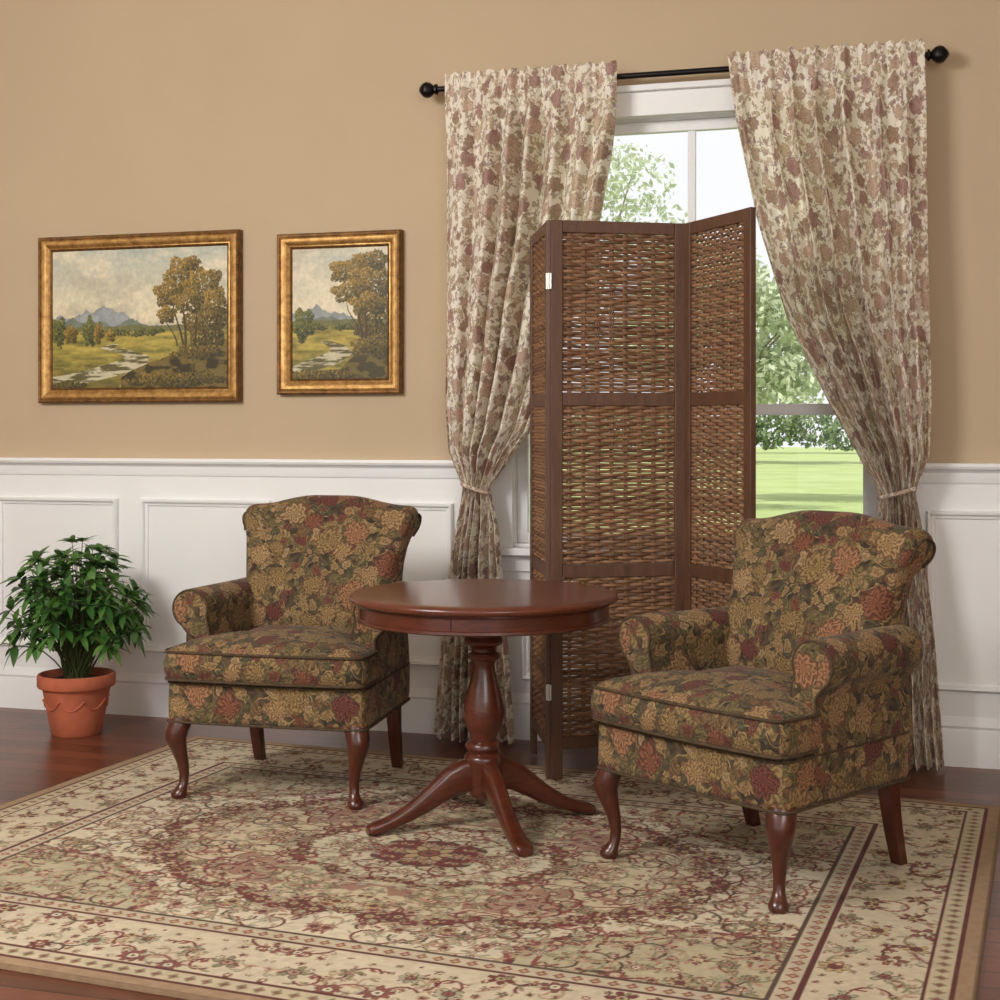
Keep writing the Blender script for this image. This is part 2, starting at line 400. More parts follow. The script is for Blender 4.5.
curtain('curtain',[(.970,2.765),(1.0,2.5),(1.082,2.11),(1.201,1.718),(1.353,1.406),(1.466,1.2),(1.545,1.05),(1.54,.95),(1.545,.5),(1.548,0)],
        [(1.712,2.765),(1.72,2.0),(1.737,1.4),(1.73,1.2),(1.68,1.05),(1.70,.95),(1.75,.5),(1.785,0)],7,11,1)
b=MB(); RZ=2.715; RY=-.098
b.tube([(-.24,RY,RZ),(1.72,RY,RZ)],.012,16)
for sx,x0 in ((-1,-.24),(1,1.72)):
    pr=[(0,.0),(.013,0),(.022,.004),(.022,.012),(.012,.016),(.02,.022),(.030,.034),(.034,.048),(.030,.062),(.018,.074),(.009,.08),(.0,.084)]
    rings=[[(x0+sx*z,RY+r*math.cos(2*pi*k/20)*(1+.06*math.cos(5*2*pi*k/20)),RZ+r*math.sin(2*pi*k/20)) for k in range(20)] for r,z in pr]
    b.loft(rings,(False,False))
for x0 in (-.19,1.68):
    b.tube([(x0,RY,RZ-.010),(x0,-.05,RZ-.012),(x0,0,RZ-.014)],.006); b.box((x0-.012,-.008,RZ-.05),(x0+.012,0,RZ+.02))
b.obj('curtain_rod',M_rod)

# ---------------------------------------------------------------- folding screen
scr=empty('folding_screen',(0,0,.013))
PA,PB,PC,PE=Vector((.219,-.280)),Vector((.398,-.707)),Vector((.859,-.468)),Vector((1.149,-.813))
def panel(nm,a,b_,seed):
    rr=random.Random(seed)
    d=(b_-a); W=d.length-.006; d.normalize(); ang=math.atan2(d.y,d.x); H=2.045; st=.043; th=.024
    o=a+d*.003
    f=MB()
    f.box((0,-th/2,0),(st,th/2,H)); f.box((W-st,-th/2,0),(W,th/2,H))
    bands=[(.11,.155),(.735,.785),(1.365,1.415),(2.0,2.045)]
    for z0,z1 in bands: f.box((st,-th/2+.002,z0),(W-st,th/2-.002,z1))
    bev(f.obj(nm+'_frame',M_screen,scr,smooth=False,loc=(o.x,o.y,0),rot=ang),.003)
    wv=MB(); x0,x1=st,W-st; nv=8
    vx=[x0+(x1-x0)*(i+.5)/nv for i in range(nv)]
    for (l,h) in ((.155,.735),(.785,1.365),(1.415,2.0)):
        for x in vx:
            for dx in (-.006,-.002,.002,.006):
                wv.tube([(x+dx,0,l),(x+dx+rr.uniform(-.002,.002),0,(l+h)/2),(x+dx,0,h)],.0024,6,cap=False)
        nr=int((h-l)/.0122)
        for r_ in range(nr):
            zc=l+(h-l)*(r_+.5)/nr+rr.uniform(-.0008,.0008); hh=.0084*rr.uniform(.80,1.06); ph=(r_%2)*pi
            NN=nv*6; rings=[]; tl=rr.uniform(-.002,.002); pz=rr.uniform(0,6)
            for i in range(NN+1):
                x=x0+(x1-x0)*i/NN
                y=.0070*math.sin(pi*(x-x0)/((x1-x0)/nv)+ph)
                z=zc+tl*(i/NN-.5)+.0010*math.sin(i*.35+pz)
                rings.append([(x,y-.002,z-hh*.6),(x,y-.0036,z+hh*.05),(x,y-.0012,z+hh*.75),(x,y+.0015,z+hh*.75),(x,y+.0015,z-hh*.75)])
            wv.loft(rings,(False,False))
    wv.obj(nm+'_wicker',M_reed,scr,angle=60,loc=(o.x,o.y,0),rot=ang)
panel('left_panel',PA,PB,1); panel('center_panel',PB,PC,2); panel('right_panel',PC,PE,3)
h=MB()
for z in (.32,1.82):
    P=PB
    h.lathe([(.005,-.03),(.005,.03)],(P.x,P.y-.016,z),12)
    h.box((P.x-.010,P.y-.018,z-.028),(P.x+.010,P.y-.0145,z+.028))
h.obj('hinges',M_metal,scr)

# ---------------------------------------------------------------- armchairs
RUGZ=.012
def armchair(loc,rot,sc=1):
    root=empty('armchair',loc,rot,(sc,sc,1))
    o=densify(round_poly([(-.36,-.325),(0,-.338),(.36,-.325),(.335,.29),(-.335,.29)],[.035,.2,.035,.04,.04],5),.04)
    pr=[(.02,.262),(.004,.268),(0,.285),(0,.34),(.002,.395),(.012,.41),(.05,.414)]
    b=MB(); b.loft([[(x,y,z) for x,y in inset(o,i)] for i,z in pr],(True,True),box=True); b.obj('seat_base',M_fab,root,angle=70)
    b=MB(); b.tube([(x,y,.268) for x,y in inset(o,-.001)],.0045,8,closed=True); b.tube([(x,y,.402) for x,y in inset(o,.0)],.0035,8,closed=True); b.obj('base_piping',M_pipe,root,angle=80)
    # T cushion
    AF=-.165
    T=[(-.365,-.35),(0,-.372),(.365,-.35),(.365,AF-.0),(.258,AF+.01),(.25,.20),(-.25,.20),(-.258,AF+.01),(-.365,AF-.0)]
    o=densify(round_poly(T,[.05,.2,.05,.04,.02,.03,.03,.02,.04],6),.02)
    cx,cy=0,-.10
    rings=[]
    for i,z in ((.05,.408),(.015,.412),(.003,.422),(-.005,.448),(-.006,.470),(.001,.500),(.012,.516)):
        rings.append([(x,y,z) for x,y in inset(o,i)])
    base=inset(o,.012)
    for s_,dz in ((.96,.009),(.9,.018),(.8,.028),(.66,.038),(.5,.045),(.3,.05),(.12,.052),(.01,.052)):
        rings.append([(cx+(x-cx)*s_,cy+(y-cy)*s_,.516+dz) for x,y in base])
    b=MB(); b.loft(rings,(True,True),box=True); b.obj('seat_cushion',M_fab,root,angle=180)
    b=MB()
    b.tube([(x,y,.513) for x,y in inset(o,.003)],.005,8,closed=True); b.tube([(x,y,.417) for x,y in inset(o,.003)],.005,8,closed=True)
    b.obj('cushion_piping',M_pipe,root,angle=80)
    # arms
    AZ=.642
    for sd in (-1,1):
        nm='arm_left' if sd<0 else 'arm_right'
        def ring(fl):
            P=[(.262,.285),(.260,.40),(.262,.50),(.262,.56)]
            cx_,cz,r=.325+fl,AZ,.069
            for a in range(205,-75,-14): P.append((cx_+r*math.cos(math.radians(a)),cz+r*math.sin(math.radians(a))))
            P+= [(.342+fl*.6,.555),(.348+fl*.3,.47),(.353,.38),(.352,.285)]
            return P
        def shr(P,f,tp):
            out=[]
            for x,z in P:
                zc=min(max(z,.33),AZ); xc=.327 if z>.58 else .307
                out.append((xc+(x-xc)*f-tp,zc+(z-zc)*f))
            return out
        secs=[]
        for y,f,fl in ((AF-.016,.84,.012),(AF-.015,.92,.012),(AF-.008,.975,.012),(AF+.006,1,.012),(-.10,1,.008),(0,1,.003),(.1,1,0),(.2,1,0),(.27,1,0),(.30,.9,0)):
            P=shr(ring(fl),f,.022*smoothstep(-.17,.3,y)); secs.append([(sd*x,y,z) for x,z in P])
        if sd<0: secs=[list(reversed(q)) for q in secs]
        b=MB(); b.loft(secs,(True,True)); b.obj(nm,M_fab,root,angle=75)
        P=shr(ring(.012),.95,0)
        b=MB(); b.tube([(sd*x,AF-.014,z) for x,z in P[2:-2]],.004,8)
        b.obj(nm+'_piping',M_pipe,root,angle=80)
    # back : leaning, rolled top
    prof=[(.165,.42),(.148,.50),(.150,.60),(.170,.70),(.202,.80),(.234,.87),(.255,.91),(.272,.935)]
    cyy,czz,r=.345,.945,.074
    for a in range(176,-70,-13): prof.append((cyy+r*math.cos(math.radians(a)),czz+r*math.sin(math.radians(a))))
    nroll=len(prof)
    prof+=[(.350,.855),(.345,.78),(.330,.65),(.318,.48),(.305,.30),(.295,.272),(.20,.272),(.17,.34)]
    def topz(s):
        a=abs(s); return 1.026-.036*smoothstep(.2,.85,a)-.014*max(0,(a-.86)/.14)**2
    def hw(z): return interp(z,[(.27,.325),(.5,.300),(.68,.296),(.80,.308),(.87,.324),(.92,.338),(.96,.346),(1.03,.346)])
    def bpt(s_,y,z,shrk=None):
        a=abs(s_); T_=topz(s_)
        f0=1 if a<.84 else max(.10,math.sqrt(max(0,1-((a-.84)/.16)**2)))
        f1=1 if a<.93 else max(.45,math.sqrt(max(0,1-((a-.93)/.078)**2)))
        z2=z if z<.74 else .74+(z-.74)*(T_-.74)/(1.019-.74)
        q=smoothstep(.82,.92,z); f=f0*(1-q)+f1*q
        if shrk: f=shrk
        ym=(.235+max(0,z-.5)*.17)*(1-q)+.345*q
        zc=z2*(1-q)+(.945+(T_-1.019))*q
        bul=-.026*math.cos(pi*s_/2)*math.sin(pi*min(1,max(0,(z-.42)/.45))) if y<.28 and z<.87 else 0
        return (s_*hw(z2),ym+(y-ym)*f+bul*f,zc+(z2-zc)*(f if q>0 else 1))
    svals=[-1,-.995,-.985,-.97,-.95,-.92,-.88,-.84]+[q/10 for q in range(-8,9)]+[.84,.88,.92,.95,.97,.985,.995,1]
    rings=[[bpt(s_,y,z) for y,z in prof] for s_ in svals]
    b=MB(); b.loft(rings,(True,True),uo=(.35,.12)); b.obj('backrest',M_fab,root,angle=80)
    b=MB()
    for sd in (-1,1):
        pts=[bpt(sd*.985,y,z) for y,z in prof[6:nroll]]
        pts=[(x+sd*.004,y,z) for x,y,z in pts]
        b.tube(pts,.004,8)
    b.obj('back_piping',M_pipe,root,angle=80)
    # legs
    for i,(sx) in enumerate((-1,1)):
        P=[(.318,-.285,.285),(.320,-.290,.262),(.328,-.302,.235),(.330,-.306,.205),(.322,-.298,.165),(.313,-.288,.12),(.309,-.284,.08),(.310,-.287,.05),(.316,-.296,.030),(.320,-.302,.018),(.320,-.302,.006),(.320,-.302,0)]
        R=[.040,.042,.041,.036,.028,.021,.017,.0165,.022,.028,.027,.022]
        rings=[[(sx*(x+r*math.cos(2*pi*k/20)),y+r*math.sin(2*pi*k/20),z) for k in range(20)] for (x,y,z),r in zip(P,R)]
        MB().loft(rings,(True,True)).obj('front_leg_%d'%(i+1),M_leg,root,angle=60)
        rings=[]
        for t in range(9):
            u=t/8; z=.29*(1-u); y=.25+.06*u**1.6; x=.278-.002*u; h_=.025-.007*u
            rings.append([(sx*x-h_,y-h_,z),(sx*x+h_,y-h_,z),(sx*x+h_,y+h_,z),(sx*x-h_,y+h_,z)])
        bev(MB().loft(rings,(True,True)).obj('rear_leg_%d'%(i+1),M_leg,root,smooth=False),.003)
    return root
armchair((-.469,-.998,RUGZ),math.radians(3.0),1.01)
armchair((1.240,-1.516,RUGZ),math.radians(-33.5))

# ---------------------------------------------------------------- pedestal table
tb=empty('pedestal_table',(.341,-1.349,RUGZ),math.radians(36),(.975,.975,1.018))
Zt=.74
b=MB(); b.lathe([(.0005,Zt),(.40,Zt),(.425,Zt-.0005),(.436,Zt-.003),(.444,Zt-.009),(.446,Zt-.016),(.442,Zt-.023),(.432,Zt-.027),(.424,Zt-.030),(.30,Zt-.031)],(0,0,0),128,cap=(False,True)); b.obj('top',M_chtop,tb,angle=50)
b=MB(); b.lathe([(.30,Zt-.029),(.418,Zt-.029),(.420,Zt-.034),(.416,Zt-.038),(.416,Zt-.072),(.420,Zt-.075),(.421,Zt-.083),(.414,Zt-.087),(.30,Zt-.087)],(0,0,0),128,cap=(True,True)); b.obj('apron',M_cherry,tb,angle=40)
b=MB()
for a in (178,237): 
    an=math.radians(a); c_=Vector((math.cos(an),math.sin(an)))*.4165
    b.tube([(c_.x,c_.y,Zt-.04),(c_.x,c_.y,Zt-.071)],.0015,6)
b.obj('drawer_seams',M_dark,tb)
b=MB(); b.lathe([(.001,.66),(.15,.66),(.15,.645),(.11,.638),(.075,.63),(.062,.615),(.058,.60),(.064,.592),(.066,.583),(.060,.575),(.046,.568),(.040,.56),(.040,.552),(.052,.546),(.055,.538),(.052,.530),(.040,.523),(.036,.51),(.038,.49),(.045,.46),(.054,.43),(.062,.40),(.067,.37),(.067,.345),(.060,.315),(.049,.292),(.042,.28),(.041,.27),(.054,.264),(.060,.256),(.060,.246),(.052,.238),(.050,.23),(.062,.222),(.066,.212),(.064,.20),(.058,.16),(.054,.11),(.046,.095),(.030,.085),(.012,.075),(.001,.07)],(0,0,0),56,cap=(False,False)); b.obj('pedestal',M_cherry,tb,angle=40)
for i in range(4):
    a=i*pi/2; rings=[]
    K=[(.035,.160,.055,.028),(.07,.160,.052,.028),(.11,.146,.046,.028),(.16,.115,.038,.027),(.21,.084,.031,.026),(.26,.058,.025,.026),(.31,.038,.021,.027),(.345,.027,.019,.029),(.375,.020,.018,.030),(.392,.017,.015,.027),(.398,.014,.012,.020)]
    for j,(r_,z,hh,hw_) in enumerate(K):
        p0=K[max(j-1,0)];p1=K[min(j+1,len(K)-1)]; t=Vector((p1[0]-p0[0],p1[1]-p0[1])).normalized(); nr=Vector((-t.y,t.x))
        if r_>.3: nr=Vector((0,1))
        rg=[]
        for k in range(16):
            q=2*pi*k/16; cu=math.copysign(abs(math.cos(q))**.6,math.cos(q)); sv=math.copysign(abs(math.sin(q))**.6,math.sin(q))
            R_=r_+nr.x*hh*sv; Z_=max(0,z+nr.y*hh*sv); Wd=hw_*cu
            rg.append((R_*math.cos(a)-Wd*math.sin(a),R_*math.sin(a)+Wd*math.cos(a),Z_))
        rings.append(rg)
    MB().loft(rings,(True,True)).obj('foot_%d'%(i+1),M_cherry,tb,angle=60)

# ---------------------------------------------------------------- potted plant
pl=empty('potted_plant',(-1.75,-.43,0))
b=MB(); b.lathe([(.001,0),(.098,0),(.104,.006),(.122,.10),(.138,.185),(.142,.20),(.158,.203),(.162,.210),(.162,.250),(.157,.257),(.148,.257),(.142,.25),(.138,.225),(.02,.225)],(0,0,0),56,cap=(False,False))
for k in range(8):
    a0=2*pi*k/8; pts=[]
    for t in range(9):
        u=t/8; a=a0+u*2*pi/8; z=.150-.035*math.sin(pi*u); r_=.104+(z-.006)*.19+.001
        pts.append((r_*math.cos(a),r_*math.sin(a),z))
    b.tube(pts,.0045,6)
    z=.152; r_=.134; b.lathe([(.001,-.008),(.007,-.004),(.008,0),(.007,.004),(.001,.008)],(r_*math.cos(a0),r_*math.sin(a0),z),8,cap=(False,False))
b.obj('pot',M_terra,pl,angle=40)
b=MB(); b.lathe([(.139,.226),(.10,.232),(.05,.236),(.001,.238)],(0,0,0),30,cap=(False,False)); b.obj('soil',M_soil,pl)
def leaf(b,p,d,L,Wd,droop,rr):
    d=d.normalized(); side=d.cross(Vector((0,0,1)))
    if side.length<.1: side=Vector((1,0,0))
    side.normalize(); up=side.cross(d)
    side=(side+up*rr.uniform(-.35,.35)).normalized(); up=side.cross(d)
    vs=[];N=5
    for i in range(N+1):
        t=i/N; c_=p+d*L*t+Vector((0,0,-droop*L*t*t)); w_=Wd*math.sin(pi*min(1,t**.75*.97+.03))**.9+.0006
        vs+=[c_-side*w_+up*w_*.25,c_,c_+side*w_+up*w_*.25]
    fs=[]
    for i in range(N):
        o=i*3; fs+=[(o,o+1,o+4,o+3),(o+1,o+2,o+5,o+4)]
    b.add(vs,fs)
rr=random.Random(5); lf=MB(); sm=MB()
for i in range(165):
    zz=rr.uniform(-.38,1); a=rr.uniform(0,2*pi); rad=math.sqrt(max(0,1-zz*zz))
    k=rr.uniform(.72,1.04) if i<120 else rr.uniform(.3,.7)
    tip=Vector((rad*math.cos(a)*.285*k,rad*math.sin(a)*.27*k,.50+zz*.31*k))
    base=Vector((rr.uniform(-.04,.04),rr.uniform(-.04,.04),.23))
    midp=base.lerp(tip,.5)+Vector((0,0,.05)); 
    sm.tube([base,base.lerp(midp,.6)+Vector((0,0,.01)),midp,midp.lerp(tip,.6)+Vector((0,0,.008)),tip],[.0035,.003,.0028,.002,.0015],5)
    out=(tip-Vector((0,0,.38))).normalized()
    nl=rr.randint(6,8); a0=rr.uniform(0,6)
    e1=out.cross(Vector((0,0,1))); e1= e1.normalized() if e1.length>.1 else Vector((1,0,0)); e2=e1.cross(out)
    for j in range(nl):
        q=a0+2*pi*j/nl; d=(e1*math.cos(q)+e2*math.sin(q))+out*rr.uniform(.25,.7)+Vector((0,0,rr.uniform(-.1,.2)))
        leaf(lf,tip,d,rr.uniform(.06,.098),rr.uniform(.011,.017),rr.uniform(.1,.4),rr)
lf.obj('leaves',M_leaf,pl,angle=180); sm.obj('stems',M_stem,pl)

# ---------------------------------------------------------------- numpy painting tools
def vnoise(X,Y,sc,seed):
    r=np.random.RandomState(seed); T=r.rand(64,64); x=X*sc+100; y=Y*sc+100
    xi=np.floor(x).astype(int); yi=np.floor(y).astype(int); fx=x-xi; fy=y-yi; fx=fx*fx*(3-2*fx); fy=fy*fy*(3-2*fy)
    g_=lambda i,j:T[(i)%64,(j)%64]
    return (g_(xi,yi)*(1-fx)+g_(xi+1,yi)*fx)*(1-fy)+(g_(xi,yi+1)*(1-fx)+g_(xi+1,yi+1)*fx)*fy
def fbm(X,Y,sc,seed,o=5):
    s_=0;a=.5
    for k in range(o): s_=s_+a*vnoise(X,Y,sc*2**k,seed+k); a*=.5
    return s_/(1-.5**o)
def C(c): return np.array(lin(c))
def blend(img,m,c): 
    m=np.clip(m,0,1)[...,None]; img[:]=img*(1-m)+np.asarray(c)*m
def dab(img,X,Y,cx,cy,rx,ry,ang,c,res,al=1):
    R=max(rx,ry)*1.1
    H,W_=X.shape; i0=int(max(0,(cx-R)/res)); i1=int(min(W_,(cx+R)/res+2)); j0=int(max(0,(cy-R)/res)); j1=int(min(H,(cy+R)/res+2))
    if i1<=i0 or j1<=j0: return
    x=X[j0:j1,i0:i1]-cx; y=Y[j0:j1,i0:i1]-cy; ca,sa=math.cos(ang),math.sin(ang)
    u=(x*ca+y*sa)/rx; v=(-x*sa+y*ca)/ry; m=(u*u+v*v)<1
    if al>=1: img[j0:j1,i0:i1][m]=c
    else:
        sub=img[j0:j1,i0:i1]; sub[m]=sub[m]*(1-al)+np.asarray(c)*al
def grid_obj(name,img,w,h,mat,parent,z_edge=None,flat='xz',y=0,z=0):
    H,W_,_=img.shape; xs=np.linspace(-w/2,w/2,W_); ys=np.linspace(-h/2,h/2,H); X,Y=np.meshgrid(xs,ys)
    if flat=='xz': co=np.stack([X,np.full_like(X,y),Y],-1)
    else:
        Z=np.full_like(X,z); Z[0,:]=Z[-1,:]=0.001; Z[:,0]=Z[:,-1]=0.001; co=np.stack([X,Y,Z],-1)
    me=bpy.data.meshes.new(name); nv=H*W_; nf=(H-1)*(W_-1)
    me.vertices.add(nv); me.vertices.foreach_set('co',co.reshape(-1).astype(np.float32))
    idx=np.arange(nv).reshape(H,W_); q=np.stack([idx[:-1,:-1],idx[:-1,1:],idx[1:,1:],idx[1:,:-1]],-1).reshape(-1)
    me.loops.add(nf*4); me.loops.foreach_set('vertex_index',q.astype(np.int32))
    me.polygons.add(nf); me.polygons.foreach_set('loop_start',(np.arange(nf)*4).astype(np.int32))
    me.update(calc_edges=True)
    at=me.color_attributes.new('Col','FLOAT_COLOR','POINT'); rgba=np.ones((nv,4),np.float32); rgba[:,:3]=img.reshape(-1,3); at.data.foreach_set('color',rgba.reshape(-1))
    me.materials.append(mat); o=bpy.data.objects.new(name,me); S.collection.objects.link(o)
    if parent: o.parent=parent
    return o
# ---- rug
RW,RH=3.2,2.4; res=.004
nx,ny=int(RW/2/res)+1,int(RH/2/res)+1
X,Y=np.meshgrid(np.arange(nx)*res,np.arange(ny)*res)
cream=C((220,207,180)); cream2=C((208,194,166)); tan=C((182,158,126)); red=C((122,60,58)); dred=C((100,54,50)); dk=C((92,74,60)); ol=C((146,138,106)); pk=C((184,142,122)); gold=C((192,166,124)); sage=C((172,166,138)); rose=C((146,86,78))
img=np.zeros((ny,nx,3)); img[:]=cream
d=np.minimum(RW/2-X,RH/2-Y)
th=np.arctan2(Y/.62,X/.92); rho=np.sqrt((X/.92)**2+(Y/.62)**2)
cxr=(RW/2-.42-X); cyr=(RH/2-.42-Y)
sp=np.sqrt((np.maximum(cxr,0)/.62)**2+(np.maximum(cyr,0)/.40)**2); tsp=np.arctan2(cyr,cxr); spe=1+.07*np.abs(np.sin(5*tsp))
e=.86+.09*np.abs(np.cos(7*th)); e2=.42+.06*np.abs(np.cos(5*th)); e3=.17+.03*np.abs(np.cos(4*th))
blend(img,(sp<spe),C((192,180,148))); blend(img,rho<e,C((208,193,160))); blend(img,rho<e2,C((214,202,174)))
R=random.Random(12)
def flw(cx,cy,r,c1,c2,c3,n=7,rot=0):
    for k in range(n):
        a=rot+2*pi*k/n; dab(img,X,Y,cx+math.cos(a)*r*.62,cy+math.sin(a)*r*.62,r*.44,r*.27,a,dk,res)
        dab(img,X,Y,cx+math.cos(a)*r*.62,cy+math.sin(a)*r*.62,r*.37,r*.21,a,c1,res)
    dab(img,X,Y,cx,cy,r*.46,r*.46,0,c3,res); dab(img,X,Y,cx,cy,r*.36,r*.36,0,c2,res); dab(img,X,Y,cx,cy,r*.15,r*.15,0,c3,res)
def vine(cx,cy,a,L,curl,c_,w_=.0044):
    p=[cx,cy]; n_=int(L/.004)
    for k in range(n_):
        a+=curl*.004*(1+2.5*k/n_); p[0]+=math.cos(a)*.004; p[1]+=math.sin(a)*.004
        dab(img,X,Y,p[0],p[1],w_,w_,0,c_,res)
        if k%9==5:
            s_=1 if (k//9)%2 else -1
            dab(img,X,Y,p[0]+math.cos(a+s_*1.2)*.016,p[1]+math.sin(a+s_*1.2)*.016,.014,.0055,a+s_*.8,R.choice([ol,sage,tan,pk,rose]),res)
    return p
def place(n,test,rmin,rmax,sep,cols,vin=True,L=(.12,.24)):
    pts=[];tries=0
    while len(pts)<n and tries<9000:
        tries+=1; x=R.uniform(0,RW/2); y=R.uniform(0,RH/2)
        if not test(x,y): continue
        if any((x-a)**2+(y-b_)**2<sep**2 for a,b_,_ in pts): continue
        pts.append((x,y,R.uniform(rmin,rmax)))
    if vin:
        for x,y,r in pts:
            for q in range(2): vine(x,y,R.uniform(0,6.3),R.uniform(*L),R.choice([-1,1])*R.uniform(6,14),R.choice([ol,dk,tan,red,sage,rose]))
    for x,y,r in pts:
        c1,c2,c3=R.choice(cols); flw(x,y,r,c1,c2,c3,R.choice([5,6,8]),R.uniform(0,6))
dd=lambda x,y:min(RW/2-x,RH/2-y)
cols=[(pk,red,dk),(rose,gold,cream),(gold,red,dk),(sage,rose,cream),(tan,cream,red),(ol,pk,dk)]
# medallion and spandrel outlines, broken up by the flowers drawn over them
def band(v,lo,hi,c): blend(img,(v>lo)&(v<hi),c)
band(rho-e,-.015,.05,dk); band(rho-e,-.005,.04,red); band(rho-e,-.085,-.07,rose)
band(rho-e2,-.025,.025,dk); band(rho-e2,-.015,.015,red)
blend(img,rho<e3+.02,dk); blend(img,rho<e3,red)
band(sp-spe,-.0,.045,dk); band(sp-spe,.008,.036,red); band(sp-spe,-.09,-.07,rose)
cw_=fbm(X,Y,9,61,3); blend(img,((rho<e-.10)&(rho>e2+.08)&(cw_>.60)).astype(float)*.7,rose)
place(170,lambda x,y:dd(x,y)>.46,.015,.031,.066,cols)
place(150,lambda x,y:dd(x,y)>.46,.007,.013,.038,cols,False)
for k in range(20):
    a=R.uniform(0,pi/2); q=R.uniform(.90,.98); flw(math.cos(a)*.92*q,math.sin(a)*.62*q,R.uniform(.02,.036),red,gold,dk,6,a)
for k in range(8):
    a=R.uniform(0,pi/2); q=.44; flw(math.cos(a)*.92*q,math.sin(a)*.62*q,.024,red,gold,dk,6,a)
flw(0,0,.08,gold,rose,dk,8,0); flw(.11,0,.03,pk,gold,dk,6,0); flw(0,.07,.026,pk,gold,dk,6,0)
blend(img,d<.445,dk); blend(img,d<.435,cream2*.92)
s_par=np.where(RW/2-X<RH/2-Y,Y,X)
def small_band(d0,d1,per,ca,cb):
    dm=(d0+d1)/2; hh=(d1-d0)/2
    tt=(s_par/per)%1-.5; dia=np.abs(tt)*1.6+np.abs((d-dm)/hh)*.7
    reg=(d>d0)&(d<d1); blend(img,reg&(dia<.55),ca); blend(img,reg&(dia<.28),cb)
small_band(.385,.432,.044,rose,gold)
blend(img,d<.385,dred); blend(img,d<.372,C((210,196,168)))
keep=img.copy()
place(80,lambda x,y:.14<dd(x,y)<.345,.026,.042,.11,[(red,gold,dk),(ol,pk,dk),(sage,rose,dk),(rose,cream,dk),(gold,red,dk)],True,(.10,.18))
place(150,lambda x,y:.13<dd(x,y)<.362,.008,.015,.042,cols,False)
m_=((d>=.368)|(d<=.115))[...,None]; img=np.where(m_,keep,img)
blend(img,d<.120,dred); blend(img,d<.109,C((200,184,154))); small_band(.058,.108,.046,ol,rose)
blend(img,d<.058,dred); blend(img,d<.046,C((166,138,108))); blend(img,d<.012,C((134,108,82)))
img*= (0.80+.30*fbm(X,Y,60,3,3))[...,None]
full=np.concatenate([img[:, :0:-1],img],1); full=np.concatenate([full[:0:-1],full],0)
XX,YY=np.meshgrid(np.arange(full.shape[1])*res,np.arange(full.shape[0])*res)
full*= (0.9+.2*fbm(XX,YY,3,9,4))[...,None]
rug=grid_obj('area_rug',full,RW,RH,attrmat('rug_pile',.95,.4),None,flat='xy',z=RUGZ)
rug.location=(.277,-1.705,0); rug.rotation_euler=(0,0,math.radians(-4.7))

